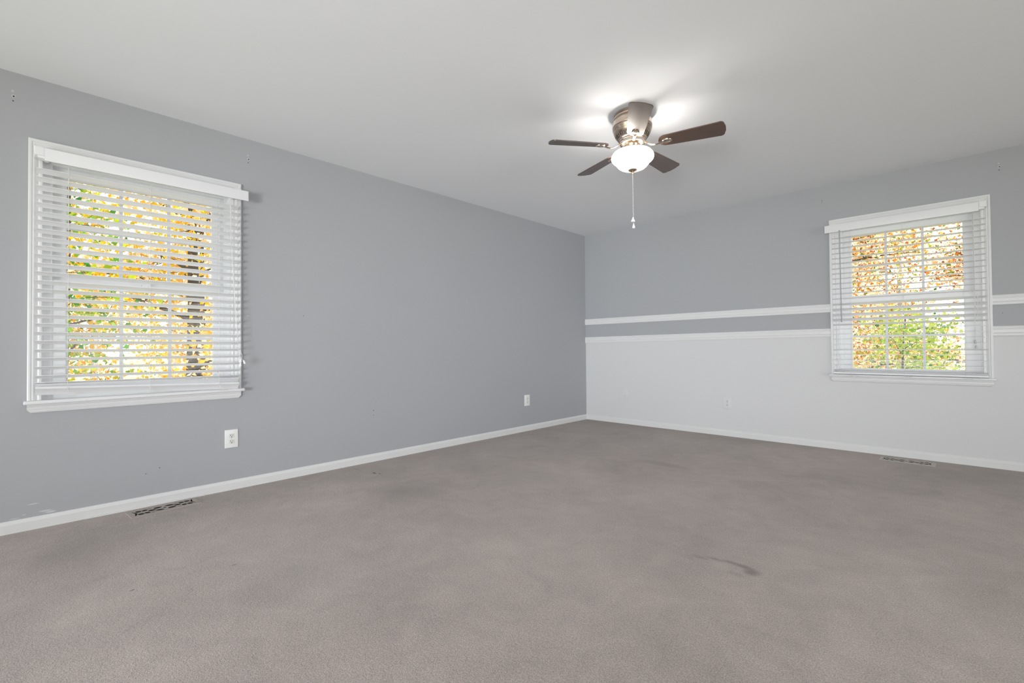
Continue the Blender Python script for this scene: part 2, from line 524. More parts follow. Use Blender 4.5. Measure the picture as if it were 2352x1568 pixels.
# ------------------------------------------------------------------ windows (local: +X viewer's right, +Y outwards, room at -Y)
def build_window(name, loc, rz, a, g):
    root = empty(name, loc, rz)
    tag(root, kind='structure')
    W = 0.057
    z0, z1 = 0.690, 2.048
    # casing, mitred, colonial profile: (across from the inner edge, depth into the room)
    CP = [(0, 0), (0, 0.010), (0.004, 0.0125), (0.012, 0.0125), (0.018, 0.010), (0.026, 0.0135), (0.034, 0.0165), (0.040, 0.0150), (0.044, 0.0185), (0.052, 0.0190), (W, 0.0170), (W, 0)]
    bm = bmesh.new()
    sweep(bm, CP, [lambda t, d: (-a - t, -d, z0), lambda t, d: (-a - t, -d, z1 + t), lambda t, d: (a + t, -d, z1 + t), lambda t, d: (a + t, -d, z0)])
    obj('casing', bm, M_TRIM, root)
    # stool with rounded nose and horns
    bm = bmesh.new()
    box(bm, -a - W - 0.013, a + W + 0.013, -0.058, 0.0, 0.6705, 0.690)
    bevel(bm, 0.006, 3)
    box(bm, -a, a, -0.002, 0.036, 0.6745, 0.690)
    obj('stool', bm, M_TRIM, root, 40)
    # apron with clipped lower corners and a moulded face
    AP = [(0, 0.6705), (0.0165, 0.6705), (0.0165, 0.660), (0.0135, 0.657), (0.0135, 0.641), (0.0115, 0.638), (0.0135, 0.635), (0.0125, 0.629), (0.0095, 0.6235), (0, 0.6215)]
    bm = bmesh.new()
    def ap(sgn):
        return lambda d, z: (sgn * (a + W - max(0.0, 0.640 - z) * 0.9), -d, z)
    sweep(bm, AP, [ap(-1), ap(1)])
    obj('apron', bm, M_TRIM, root)
    # jamb liner
    bm = bmesh.new()
    box(bm, -a - 0.018, -a - 0.004, 0, 0.135, WZ0 + 0.001, WZ1 - 0.001)
    box(bm, a + 0.004, a + 0.018, 0, 0.135, WZ0 + 0.001, WZ1 - 0.001)
    box(bm, -a - 0.004, a + 0.004, 0, 0.135, z1 - 0.008, WZ1 - 0.001)
    box(bm, -a - 0.004, a + 0.004, 0.0365, 0.15, WZ0 + 0.001, 0.688)
    # stops and sash tracks
    for s in (-1, 1):
        for (u0, u1, y0, y1) in ((0.004, 0.012, 0.010, 0.028), (0.004, 0.042, 0.028, 0.033), (0.028, 0.040, 0.033, 0.0342), (0.004, 0.034, 0.066, 0.070), (0.004, 0.052, 0.103, 0.115)):
            x0_, x1_ = s * (a - u1 + 0.004), s * (a + 0.004)
            box(bm, min(x0_, x1_), max(x0_, x1_), y0, y1, 0.688, z1 - 0.008)
    box(bm, -a - 0.003, a + 0.003, 0.0262, 0.116, 1.992, z1 - 0.0085)
    obj('jamb', bm, M_SASH, root)

    def sash(nm, yc, zb, zg0, zg1, zt, half, mid):
        bm = bmesh.new()
        o = a - 0.029
        y0, y1 = yc - 0.0155, yc + 0.0155
        def fr_(p, x0, x1, c0, c1):
            box(bm, x0, x1, y0, y1, c0, c1)
        fr_(0, -o, -half - 0.006, zb, zt)
        fr_(0, half + 0.006, o, zb, zt)
        fr_(0, -half - 0.006, half + 0.006, zb, zg0 - 0.006)
        fr_(0, -half - 0.006, half + 0.006, zg1 + 0.006, zt)
        # glazing bead, stepped back
        for (x0, x1, c0, c1) in ((-half - 0.006, -half, zg0 - 0.006, zg1 + 0.006), (half, half + 0.006, zg0 - 0.006, zg1 + 0.006),
                                 (-half, half, zg0 - 0.006, zg0), (-half, half, zg1, zg1 + 0.006)):
            box(bm, x0, x1, yc - 0.010, yc + 0.010, c0, c1)
        s = obj(nm, bm, M_SASH, root)
        bm = bmesh.new()
        third = 2 * half / 3
        for k in (-0.5, 0.5):
            box(bm, k * third - 0.009, k * third + 0.009, yc - 0.0065, yc - 0.0025, zg0, zg1)
        box(bm, -half, half, yc - 0.0062, yc - 0.0028, mid - 0.009, mid + 0.009)
        obj('grille', bm, M_GRID, s)
        bm = bmesh.new()
        box(bm, -half, half, yc - 0.0015, yc + 0.0015, zg0, zg1)
        obj('glass', bm, M_GLASS, s)
        return s

    lo = sash('lower_sash', 0.050, 0.690, 0.745, 1.312, 1.352, g, 1.030)
    bm = bmesh.new()
    box(bm, -0.022, 0.022, 0.0375, 0.062, 1.3525, 1.360)
    box(bm, -0.006, 0.020, 0.040, 0.056, 1.360, 1.368)
    obj('sash_lock', bm, M_SASH, lo)
    sash('upper_sash', 0.085, 1.352, 1.399, 1.936, 1.995, g, 1.660)
    return root


build_window('window_1', (0, LW_Y, 0), PI / 2, LW_A, 0.358)
build_window('window_2', (BW_X, 0, 0), 0, BW_A, 0.365)


# ------------------------------------------------------------------ blinds
def slat_section(bm, u0, u1, yc, zl, zr, tilt, wd=0.050, th=0.003, sag=0.0):
    """one slat: slightly crowned section, tilt > 0 raises the room edge; zl / zr = height at its two ends"""
    n = 6
    prof = []
    for i in range(n + 1):
        t = -0.5 + i / n
        prof.append((t * wd, th * 0.5 + 0.0012 * (1 - 4 * t * t)))
    for i in range(n, -1, -1):
        t = -0.5 + i / n
        prof.append((t * wd, -th * 0.5 + 0.0012 * (1 - 4 * t * t)))
    c, s = math.cos(tilt), math.sin(tilt)
    def ring(u, z):
        # local y of the profile: negative = room side
        return lambda p, q: (u, yc + p * c + q * s, z - p * s + q * c)
    mid = (u0 + u1) / 2
    path = [ring(u0, zl)]
    if sag: path += [ring(u0 + (u1 - u0) * k / 6, zl + (zr - zl) * k / 6 - sag * (1 - (k / 3 - 1) ** 2)) for k in range(1, 6)]
    path.append(ring(u1, zr))
    sweep(bm, prof, path)


def loop_cord(bm, u, z, y, s=1):
    pts = []
    for k in range(27):
        t = k / 26
        a_ = t * 4.5 * PI
        pts.append((u + s * (0.006 + 0.020 * math.sin(a_) + 0.014 * t), y - 0.003 * math.sin(a_ * 0.7 + 1), z - 0.008 * math.cos(a_) - 0.006 * t))
    tube(bm, pts, 0.0011, 5)


def build_blind(loc, rz, half, uc, slats, rail_l, rail_r, rail_tilt, rest, ladders, val, side, label):
    root = empty('window_blind', loc, rz)
    tag(root, label, 'blind', 'horizontal slat blinds over the windows')
    u0, u1 = uc - half, uc + half
    YC = -0.0465
    # headrail
    bm = bmesh.new()
    box(bm, u0 + 0.004, u1 - 0.004, -0.074, -0.021, 1.990, 2.036)
    bevel(bm, 0.002, 2)
    obj('headrail', bm, M_BLIND, root, 40)
    # mounting boxes at both ends
    for s, u in ((-1, u0), (1, u1)):
        bm = bmesh.new()
        x0, x1 = (u - 0.010, u + 0.034) if s < 0 else (u - 0.034, u + 0.010)
        box(bm, x0, x1, -0.083, -0.0195, 2.002, 2.050)
        bevel(bm, 0.005, 3)
        inner = (x1 - 0.004, x1 + 0.014) if s < 0 else (x0 - 0.014, x0 + 0.004)
        box(bm, inner[0], inner[1], -0.080, -0.0195, 1.986, 2.046)
        obj('mounting_bracket', bm, M_BLIND, root, 40)
    # valance board, slid along so that one end sticks out past the casing
    bm = bmesh.new()
    box(bm, val[0], val[1], -0.0965, -0.0885, 1.9735, 2.041)
    bevel(bm, 0.0025, 2)
    obj('valance', bm, M_BLIND, root, 40)
    # slats
    bm = bmesh.new()
    for (zf, zfr, tilt) in slats:
        off = 0.025 * math.sin(tilt)
        slat_section(bm, u0, u1, YC, zf - off, zfr - off, tilt)
    for (zl, zr, tilt) in rest:
        slat_section(bm, u0, u1, YC, zl, zr, tilt)
    obj('slats', bm, M_BLIND, root, 30)
    # bottom rail
    bm = bmesh.new()
    slat_section(bm, u0, u1, YC, rail_l, rail_r, rail_tilt, 0.051, 0.015, sag=0.0)
    obj('bottom_rail', bm, M_BLIND, root, 30)
    # ladder cords
    for lu in ladders:
        t = (lu - u0) / (u1 - u0)
        zr_ = rail_l + (rail_r - rail_l) * t
        bm = bmesh.new()
        tube(bm, [(lu, YC - 0.0262, 1.992), (lu, YC - 0.0262, zr_ + 0.004)], 0.0009, 5)
        tube(bm, [(lu, YC + 0.0262, 1.992), (lu, YC + 0.0262, zr_ + 0.004)], 0.0009, 5)
        for (zf, zfr, tilt) in slats:
            z = zf + (zfr - zf) * t - 0.025 * math.sin(tilt) - 0.0022
            c, s = 0.026 * math.cos(tilt), 0.026 * math.sin(tilt)
            tube(bm, [(lu + 0.004, YC - c, z + s), (lu - 0.003, YC + c, z - s)], 0.0007, 4)
        obj('ladder_cord', bm, M_CORD, root)
        bm = bmesh.new()
        tube(bm, [(lu, -0.074, zr_ + 0.012), (lu + 0.001, -0.077, zr_ - 0.006), (lu + 0.004, -0.076, zr_ - 0.016)], 0.0011, 5)
        loop_cord(bm, lu + 0.004, zr_ - 0.018, -0.076, 1)
        obj('cord_tail', bm, M_CORD, root)
    return root


def tassel(bm, x, y, z, dx=0.0, L=0.026, r=0.007):
    """small moulded cord weight: a tapered block"""
    v = []
    for k, (rr, dz) in enumerate(((r * 0.45, 0), (r * 0.8, -L * 0.25), (r, -L * 0.8), (r * 0.9, -L))):
        ring = [bm.verts.new((x + dx * (-dz) + rr * math.cos(2 * PI * i / 10), y + rr * 0.8 * math.sin(2 * PI * i / 10), z + dz)) for i in range(10)]
        v.append(ring)
    for i in range(3):
        for k in range(10): bm.faces.new((v[i][k], v[i][(k + 1) % 10], v[i + 1][(k + 1) % 10], v[i + 1][k]))
    bm.faces.new(v[0][::-1]); bm.faces.new(v[-1])


rnd = random.Random(3)
R_ = math.radians
left_slats = []
for k in range(25):
    left_slats.append((1.936 - 0.0463 * k + rnd.uniform(-0.0012, 0.0012), 1.932 - 0.0462 * k + rnd.uniform(-0.0012, 0.0012), R_(18.0 + rnd.uniform(-1.5, 1.5))))
blind_l = build_blind((0, LW_Y, 0), PI / 2, 0.4855, 0.0025, left_slats, 0.742, 0.7115, R_(44),
                      [(0.780, 0.776, R_(18)), (0.7625, 0.7475, R_(40))], (-0.358, 0.002, 0.368), (-0.453, 0.537), 1,
                      'white slatted blind over the window on the all-grey wall, its bottom edge sagging')
bm = bmesh.new()
tube(bm, [(0.427, -0.080, 1.985), (0.433, -0.086, 1.70), (0.452, -0.088, 1.35), (0.470, -0.089, 1.08), (0.487, -0.090, 0.955), (0.498, -0.092, 0.915), (0.496, -0.094, 0.893)], 0.0013, 6)
tube(bm, [(0.431, -0.080, 1.985), (0.438, -0.086, 1.60), (0.458, -0.088, 1.20), (0.476, -0.090, 0.95), (0.486, -0.092, 0.905), (0.4885, -0.094, 0.893)], 0.0013, 6)
tube(bm, [(0.489, -0.094, 0.905), (0.499, -0.096, 0.888), (0.506, -0.097, 0.878)], 0.0013, 6)
obj('lift_cord', bm, M_CORD, blind_l)
bm = bmesh.new(); tassel(bm, 0.506, -0.097, 0.884, 0.30); obj('cord_tassel', bm, M_BLIND, blind_l, 40)
bm = bmesh.new(); tassel(bm, 0.489, -0.096, 0.895, -0.05); obj('cord_tassel', bm, M_BLIND, blind_l, 40)
bm = bmesh.new(); tassel(bm, 0.4875, -0.096, 0.868, 0.0); obj('cord_tassel', bm, M_BLIND, blind_l, 40)

right_slats = []
tl = {13: 16, 14: 25, 15: 27, 16: 25, 17: 14, 22: 8}
for k in range(26):
    base = 3.0 + rnd.uniform(-1.0, 1.0) if k < 13 else rnd.uniform(-1.2, 0.8)
    t_ = tl.get(k, base)
    right_slats.append((1.926 - 0.0460 * k + rnd.uniform(-0.0015, 0.0015), 1.922 - 0.0459 * k + rnd.uniform(-0.0015, 0.0015), R_(t_)))
blind_r = build_blind((BW_X, 0, 0), 0, 0.493, -0.002, right_slats, 0.7005, 0.6995, R_(6),
                      [(0.7145, 0.7135, R_(5)), (0.7225, 0.7215, R_(4)), (0.7305, 0.7295, R_(6))], (-0.363, 0.001, 0.365), (-0.542, 0.455), -1,
                      'white slatted blind with a grey wand, over the window on the two-tone wall')
bm = bmesh.new()
tube(bm, [(-0.428, -0.0985, 1.985), (-0.426, -0.099, 1.55), (-0.4235, -0.0985, 1.157)], 0.0042, 8)
obj('tilt_wand', bm, M_WAND, blind_r, 40)
bm = bmesh.new()
tube(bm, [(0.420, -0.076, 1.99), (0.421, -0.078, 1.5), (0.421, -0.080, 1.14), (0.423, -0.080, 0.975)], 0.0012, 6)
tube(bm, [(0.426, -0.076, 1.99), (0.428, -0.078, 1.5), (0.424, -0.080, 1.14), (0.428, -0.080, 0.932)], 0.0012, 6)
tube(bm, [(0.440, -0.076, 1.36), (0.438, -0.080, 1.18), (0.424, -0.081, 1.145), (0.416, -0.082, 1.125), (0.422, -0.083, 1.115)], 0.0012, 6)
obj('lift_cord', bm, M_CORD, blind_r)
M_TASS = simple('grey_cord_weight', (0.55, 0.55, 0.56), 0.4, noise=0.02, scale=60)
bm = bmesh.new(); tassel(bm, 0.421, -0.081, 0.985, 0.10, 0.030, 0.008); obj('cord_tassel', bm, M_TASS, blind_r, 40)
bm = bmesh.new(); tassel(bm, 0.427, -0.081, 0.942, 0.0, 0.022, 0.0075); obj('cord_tassel', bm, M_TASS, blind_r, 40)


# ------------------------------------------------------------------ wall plates (local: X right, Y outwards, room -Y)
def duplex(loc, rz, w, h, plate_mat, face_mat, slot_mat, label):
    root = empty('wall_outlet', loc, rz)
    tag(root, label, 'outlet', 'duplex wall outlets')
    bm = bmesh.new()
    box(bm, -w / 2, w / 2, -0.0058, 0, -h / 2, h / 2)
    for v in bm.verts:
        if v.co.y < -0.003: v.co.x *= 0.955; v.co.z *= 0.97
    bevel(bm, 0.0012, 2)
    obj('cover_plate', bm, plate_mat, root, 40)
    for zc in (0.0195, -0.0195):
        bm = bmesh.new()
        ring = []
        for k in range(40):
            a = 2 * PI * k / 40
            x = max(-0.0135, min(0.0135, 0.0172 * math.cos(a)))
            z = max(-0.0128, min(0.0128, 0.0172 * math.sin(a)))
            ring.append((x * 1.12, z * 1.05))
        f = [bm.verts.new((x, -0.0078, zc + z)) for x, z in ring]
        g = [bm.verts.new((x * 1.06, -0.0052, zc + z * 1.06)) for x, z in ring]
        bm.faces.new(f)
        for k in range(40): bm.faces.new((f[k], f[(k + 1) % 40], g[(k + 1) % 40], g[k]))
        r = obj('receptacle', bm, face_mat, root)
        bm = bmesh.new()
        box(bm, -0.0075, -0.0048, -0.0081, -0.0070, zc - 0.0005, zc + 0.0085)
        box(bm, 0.0048, 0.0072, -0.0081, -0.0070, zc + 0.0005, zc + 0.0075)
        lathe_pts = [bm.verts.new((0.0031 * math.cos(2 * PI * k / 14), -0.0081, zc - 0.0072 + 0.0031 * math.sin(2 * PI * k / 14))) for k in range(14)]
        bm.faces.new(lathe_pts)
        obj('slot', bm, slot_mat, r)
    bm = bmesh.new()
    c = [bm.verts.new((0.0026 * math.cos(2 * PI * k / 14), -0.0068, 0.0026 * math.sin(2 * PI * k / 14))) for k in range(14)]
    d = [bm.verts.new((0.003 * math.cos(2 * PI * k / 14), -0.0055, 0.003 * math.sin(2 * PI * k / 14))) for k in range(14)]
    bm.faces.new(c)
    for k in range(14): bm.faces.new((c[k], c[(k + 1) % 14], d[(k + 1) % 14], d[k]))
    obj('screw', bm, M_SCREW, root)
    return root


M_SLOTG = simple('worn_grey_slot', (0.42, 0.42, 0.40), 0.6, noise=0.05, scale=80)
duplex((0, -4.186, 0.347), PI / 2, 0.082, 0.124, M_PLAST, M_IVORY, M_SLOT, 'white duplex outlet on the grey wall below the window')
duplex((0, -1.174, 0.349), PI / 2, 0.086, 0.126, M_PLAST, M_IVORY, M_SLOTG, 'white duplex outlet on the grey wall close to the room corner')
duplex((1.806, 0, 0.348), 0, 0.086, 0.128, M_WPLATE, M_WPLATE, M_SLOT, 'white duplex outlet with dark slots on the white lower wall')
root = empty('phone_jack', (0.584, 0, 0.357), 0)
tag(root, 'small blank white phone jack plate on the white lower wall', 'wall plate')
bm = bmesh.new()
box(bm, -0.037, 0.037, -0.006, 0, -0.059, 0.059)
for v in bm.verts:
    if v.co.y < -0.003: v.co.x *= 0.95; v.co.z *= 0.965
bevel(bm, 0.0012, 2)
obj('cover_plate', bm, M_WPLATE, root, 40)
bm = bmesh.new()
for k in range(20): pass
ra = [bm.verts.new((0.019 * math.cos(2 * PI * k / 24), -0.0085, -0.012 + 0.017 * math.sin(2 * PI * k / 24))) for k in range(24)]
rb = [bm.verts.new((0.021 * math.cos(2 * PI * k / 24), -0.0056, -0.012 + 0.019 * math.sin(2 * PI * k / 24))) for k in range(24)]
bm.faces.new(ra)
for k in range(24): bm.faces.new((ra[k], ra[(k + 1) % 24], rb[(k + 1) % 24], rb[k]))
jk = obj('jack_face', bm, M_WPLATE, root, 50)
bm = bmesh.new(); box(bm, -0.0055, 0.0055, -0.0088, -0.008, -0.017, -0.009)
obj('socket_hole', bm, simple('grey_socket', (0.45, 0.45, 0.44), 0.5, noise=0.03), jk)


# ------------------------------------------------------------------ floor registers
def almond(cx, cy_, L, w, ang, n=14, tip=1.0):
    p = []
    for k in range(n):
        t = k / n * 2 * PI
        x = math.cos(t) * L / 2
        y = math.sin(t) * abs(math.sin(t)) ** (0.6 * tip) * w / 2
        c, s = math.cos(ang), math.sin(ang)
        p.append((cx + x * c - y * s, cy_ + x * s + y * c))
    return p


def stroke(pts, w):
    L, Rr = [], []
    for i, p in enumerate(pts):
        a, b_ = pts[max(i - 1, 0)], pts[min(i + 1, len(pts) - 1)]
        dx, dy = b_[0] - a[0], b_[1] - a[1]
        d = math.hypot(dx, dy)
        nx, ny = -dy / d * w / 2, dx / d * w / 2
        L.append((p[0] + nx, p[1] + ny)); Rr.append((p[0] - nx, p[1] - ny))
    return L + Rr[::-1]


def register(loc, rz, L, W, mat, label):
    root = empty('floor_register', loc, rz)
    tag(root, label, 'floor vent', 'scrollwork floor registers')
    holes = [[(-0.012, 0), (0, -0.014), (0.012, 0), (0, 0.014)]]
    for sx in (-1, 1):
        for sv in (-1, 1):
            holes.append(almond(sx * 0.030, sv * 0.026, 0.050, 0.034, sx * sv * -0.35))
            holes.append(almond(sx * 0.066, sv * 0.042, 0.034, 0.012, sx * sv * 0.15))
            holes.append(almond(sx * 0.092, sv * 0.029, 0.031, 0.036, sx * sv * 0.35, tip=0.5))
            holes.append(almond(sx * 0.122, sv * 0.030, 0.033, 0.036, sx * sv * -0.20, tip=0.0))
        holes.append(almond(sx * 0.064, 0, 0.042, 0.034, 0, tip=0.3))
        holes.append([(sx * 0.102, 0), (sx * 0.107, -0.009), (sx * 0.112, 0), (sx * 0.107, 0.009)])
        # Y-shaped end scroll
        s = sx
        w = 0.0065
        holes.append([(s * 0.127, -0.003), (s * 0.134, -0.0045), (s * 0.140, -0.026), (s * 0.148, -0.048), (s * 0.1555, -0.048),
                      (s * 0.151, -0.034), (s * 0.147, -0.016), (s * 0.1435, 0), (s * 0.147, 0.016), (s * 0.151, 0.034), (s * 0.1555, 0.048), (s * 0.148, 0.048), (s * 0.140, 0.026), (s * 0.134, 0.0045), (s * 0.127, 0.003)])
    r = 0.004
    outer = []
    for qx, qy, a0 in ((1, 1, 0), (-1, 1, 1), (-1, -1, 2), (1, -1, 3)):
        for k in range(5):
            a = (a0 + k / 4) * PI / 2
            outer.append((qx * (L / 2 - r) + r * math.cos(a), qy * (W / 2 - r) + r * math.sin(a)))
    p = plate_from_outlines('grille_plate', outer, holes, 0.0010, mat, root)
    p.location = (0, 0, 0.0030)
    bm = bmesh.new()
    # sloping rim down to the carpet
    o = [(x, y) for x, y in outer]
    a_ = [bm.verts.new((x, y, 0.0042)) for x, y in o]
    b_ = [bm.verts.new((x * 1.022, y * 1.045, 0.0005)) for x, y in o]
    c_ = [bm.verts.new((x * 0.992, y * 0.985, 0.0042)) for x, y in o]
    n = len(o)
    for k in range(n):
        bm.faces.new((a_[k], a_[(k + 1) % n], b_[(k + 1) % n], b_[k]))
    obj('rim', bm, mat, root)
    bm = bmesh.new()
    box(bm, -L / 2 + 0.006, L / 2 - 0.006, -W / 2 + 0.006, W / 2 - 0.006, 0.0002, 0.0007)
    obj('duct_shade_sheet', bm, M_DUCT, root)  # black sheet standing in for the shaded duct, the floor is uncut
    return root


register((0.117, -4.574, 0), PI / 2 + 0.085, 0.347, 0.146, M_REG, 'taupe scrollwork floor register under the window of the all-grey wall')
register((3.266, -0.178, 0), 0.0, 0.345, 0.146, M_REGB, 'pale scrollwork floor register under the window of the two-tone wall')

# ------------------------------------------------------------------ ceiling fan
FX, FY = 2.107, -2.470
BZ = 2.233 - H      # blade plane, below the ceiling


def metal(name, col, rough, aniso=0.0):
    m, nt, b = new_mat(name)
    b.inputs['Metallic'].default_value = 1.0
    b.inputs['Roughness'].default_value = rough
    tc = node(nt, 'ShaderNodeTexCoord')
    mp_ = node(nt, 'ShaderNodeMapping')
    mp_.inputs['Scale'].default_value = (1, 1, 60)
    nt.links.new(tc.outputs['Object'], mp_.inputs['Vector'])
    nz = node(nt, 'ShaderNodeTexNoise', Scale=6.0, Detail=3.0)
    nt.links.new(mp_.outputs[0], nz.inputs['Vector'])
    mx = node(nt, 'ShaderNodeMix', data_type='RGBA')
    mx.inputs[6].default_value = (*[c * 0.85 for c in col], 1)
    mx.inputs[7].default_value = (*[min(1, c * 1.12) for c in col], 1)
    nt.links.new(nz.outputs['Fac'], mx.inputs[0])
    nt.links.new(mx.outputs[2], b.inputs['Base Color'])
    return m


M_MOTOR = metal('brushed_bronze_nickel', (0.56, 0.46, 0.38), 0.27)
M_IRON = metal('polished_nickel', (0.66, 0.58, 0.50), 0.2)
M_NECK = metal('warm_nickel', (0.70, 0.56, 0.42), 0.25)
M_VENT = simple('vent_shadow_gap', (0.05, 0.04, 0.035), 0.6, noise=0.05, scale=60)
M_BEAD = simple('white_bead_chain', (0.80, 0.79, 0.77), 0.35, metal=0.2, noise=0.05, scale=200)

# walnut blade
M_BLADE, nt, b = new_mat('dark_walnut_blade')
b.inputs['Roughness'].default_value = 0.34
b.inputs['Specular IOR Level'].default_value = 1.0
b.inputs['IOR'].default_value = 1.6
tc = node(nt, 'ShaderNodeTexCoord')
mp_ = node(nt, 'ShaderNodeMapping')
mp_.inputs['Scale'].default_value = (3, 40, 40)
nt.links.new(tc.outputs['Object'], mp_.inputs['Vector'])
nz = node(nt, 'ShaderNodeTexNoise', Scale=1.6, Detail=5.0, Distortion=0.8)
nt.links.new(mp_.outputs[0], nz.inputs['Vector'])
rp = node(nt, 'ShaderNodeValToRGB')
rp.color_ramp.elements[0].color = (0.036, 0.019, 0.012, 1)
rp.color_ramp.elements[1].color = (0.125, 0.068, 0.045, 1)
nt.links.new(nz.outputs['Fac'], rp.inputs[0])
nt.links.new(rp.outputs[0], b.inputs['Base Color'])

# frosted alabaster bowl: passes lamp light and glows a little
M_BOWL, nt, b = new_mat('frosted_glass_bowl')
nt.nodes.remove(b)
out = nt.nodes['Material Output']
tcb = node(nt, 'ShaderNodeTexCoord')
nzb = node(nt, 'ShaderNodeTexNoise', Scale=9.0, Detail=4.0, Distortion=1.5)
nt.links.new(tcb.outputs['Object'], nzb.inputs['Vector'])
rpb = node(nt, 'ShaderNodeValToRGB')
rpb.color_ramp.elements[0].color = (0.80, 0.70, 0.60, 1)
rpb.color_ramp.elements[0].position = 0.3
rpb.color_ramp.elements[1].color = (0.95, 0.92, 0.88, 1)
rpb.color_ramp.elements[1].position = 0.6
nt.links.new(nzb.outputs['Fac'], rpb.inputs[0])
trl = node(nt, 'ShaderNodeBsdfTranslucent')
nt.links.new(rpb.outputs[0], trl.inputs['Color'])
dif = node(nt, 'ShaderNodeBsdfDiffuse')
nt.links.new(rpb.outputs[0], dif.inputs['Color'])
glo = node(nt, 'ShaderNodeBsdfGlossy', Roughness=0.12)
m1 = node(nt, 'ShaderNodeMixShader')
m1.inputs[0].default_value = 0.35
nt.links.new(trl.outputs[0], m1.inputs[1]); nt.links.new(dif.outputs[0], m1.inputs[2])
m2 = node(nt, 'ShaderNodeMixShader')
m2.inputs[0].default_value = 0.06
nt.links.new(m1.outputs[0], m2.inputs[1]); nt.links.new(glo.outputs[0], m2.inputs[2])
nt.links.new(m2.outputs[0], out.inputs[0])

fan = empty('ceiling_fan', (FX, FY, H))
tag(fan, 'flush-mount ceiling fan with five dark walnut blades and a lit frosted bowl', 'ceiling fan')
bm = bmesh.new()
lathe(bm, [(0.0, -0.0005), (0.111, -0.0005), (0.1135, -0.004), (0.1135, -0.012), (0.1105, -0.015), (0.1115, -0.018), (0.114, -0.022), (0.1125, -0.027), (0.1135, -0.031),
           (0.1175, -0.040), (0.1205, -0.055), (0.1215, -0.072), (0.1235, -0.075), (0.1245, -0.080), (0.1235, -0.085), (0.1215, -0.087), (0.1235, -0.091), (0.1225, -0.097),
           (0.1195, -0.101), (0.117, -0.116), (0.112, -0.128), (0.106, -0.138), (0.098, -0.150), (0.090, -0.160), (0.083, -0.164), (0.0, -0.164)], 64)
motor = obj('motor_housing', bm, M_MOTOR, fan, 35)
bm = bmesh.new()
for k in range(40):      # cooling slots round the lower shoulder
    a = 2 * PI * k / 40
    for (r0, z0, r1, z1) in ((0.1082, -0.1365, 0.0935, -0.1582),):
        ca, sa = math.cos(a), math.sin(a)
        w = 0.0032
        pts = []
        for (r, z, s) in ((r0, z0, -1), (r0, z0, 1), (r1, z1, 1), (r1, z1, -1)):
            pts.append(bm.verts.new((r * ca - s * w * sa, r * sa + s * w * ca, z - 0.0006)))
        bm.faces.new(pts)
obj('cooling_slots', bm, M_VENT, motor)
bm = bmesh.new()
lathe(bm, [(0.0, -0.162), (0.078, -0.162), (0.082, -0.166), (0.082, -0.172), (0.077, -0.175), (0.079, -0.180), (0.079, -0.190), (0.072, -0.196), (0.058, -0.199), (0.0, -0.199)], 48)
obj('rotor_hub', bm, M_IRON, fan, 35)
bm = bmesh.new()
lathe(bm, [(0.0, -0.197), (0.050, -0.197), (0.0505, -0.200), (0.0485, -0.203), (0.0485, -0.236), (0.051, -0.238), (0.066, -0.242), (0.070, -0.246), (0.066, -0.249), (0.0, -0.249)], 48)
neck = obj('switch_housing', bm, M_NECK, fan, 35)
for k in range(3):
    a = 2 * PI * k / 3 + 0.6
    bm = bmesh.new()
    tube(bm, [(0.062 * math.cos(a), 0.062 * math.sin(a), -0.247), (0.072 * math.cos(a), 0.072 * math.sin(a), -0.247)], 0.0035, 8)
    obj('thumb_screw', bm, M_IRON, neck)

# bowl: bell-shaped frosted glass, open at the top
BO = [(0.109, -0.2470), (0.1065, -0.2450), (0.109, -0.2430), (0.113, -0.2445), (0.120, -0.2500), (0.127, -0.2590), (0.1315, -0.2690), (0.1325, -0.2780), (0.1300, -0.2880), (0.1225, -0.2975),
      (0.1125, -0.3055), (0.1045, -0.3130), (0.0985, -0.3220), (0.090, -0.3330), (0.077, -0.3430), (0.060, -0.3500), (0.040, -0.3545), (0.018, -0.3562), (0.0, -0.3565)]
bm = bmesh.new()
lathe(bm, BO, 64)
bowl = obj('glass_bowl', bm, M_BOWL, fan, 60)
bm = bmesh.new()
lathe(bm, [(0.0, -0.353), (0.027, -0.353), (0.029, -0.3565), (0.027, -0.361), (0.017, -0.366), (0.007, -0.369), (0.0045, -0.371), (0.0075, -0.375), (0.0085, -0.379), (0.0065, -0.384), (0.0, -0.386)], 32)
obj('finial', bm, M_NECK, bowl, 40)

# blades and their brackets
PH0 = -0.96987
PITCH_B = math.radians(-12.5)
R0, R1 = 0.162, 0.5455


def blade_outline(n=9):
    pts = []
    w0, w1 = 0.046, 0.066
    # root end (rounded), then along one side, tip with rounded corners, back
    def half(x):
        return w0 + (w1 - w0) * ((x - R0) / (R1 - R0)) ** 0.8
    up_ = []
    for k in range(n + 1):       # rounded root
        a = PI - (PI / 2) * k / n
        up_.append((R0 + 0.045 + 0.045 * math.cos(a), half(R0 + 0.045) * math.sin(a)))
    for x in np.linspace(R0 + 0.06, R1 - 0.034, 12):
        up_.append((float(x), half(float(x))))
    cr_ = 0.026
    for k in range(n + 1):
        a = PI / 2 * (1 - k / n)
        up_.append((R1 - 0.006 - cr_ + cr_ * math.cos(a), half(R1) - cr_ + cr_ * math.sin(a)))
    up_.append((R1, 0.02)); up_.append((R1 + 0.0006, 0.0))
    lo_ = [(x, -y) for x, y in up_[::-1]]
    res = up_ + lo_[1:-1]
    return res


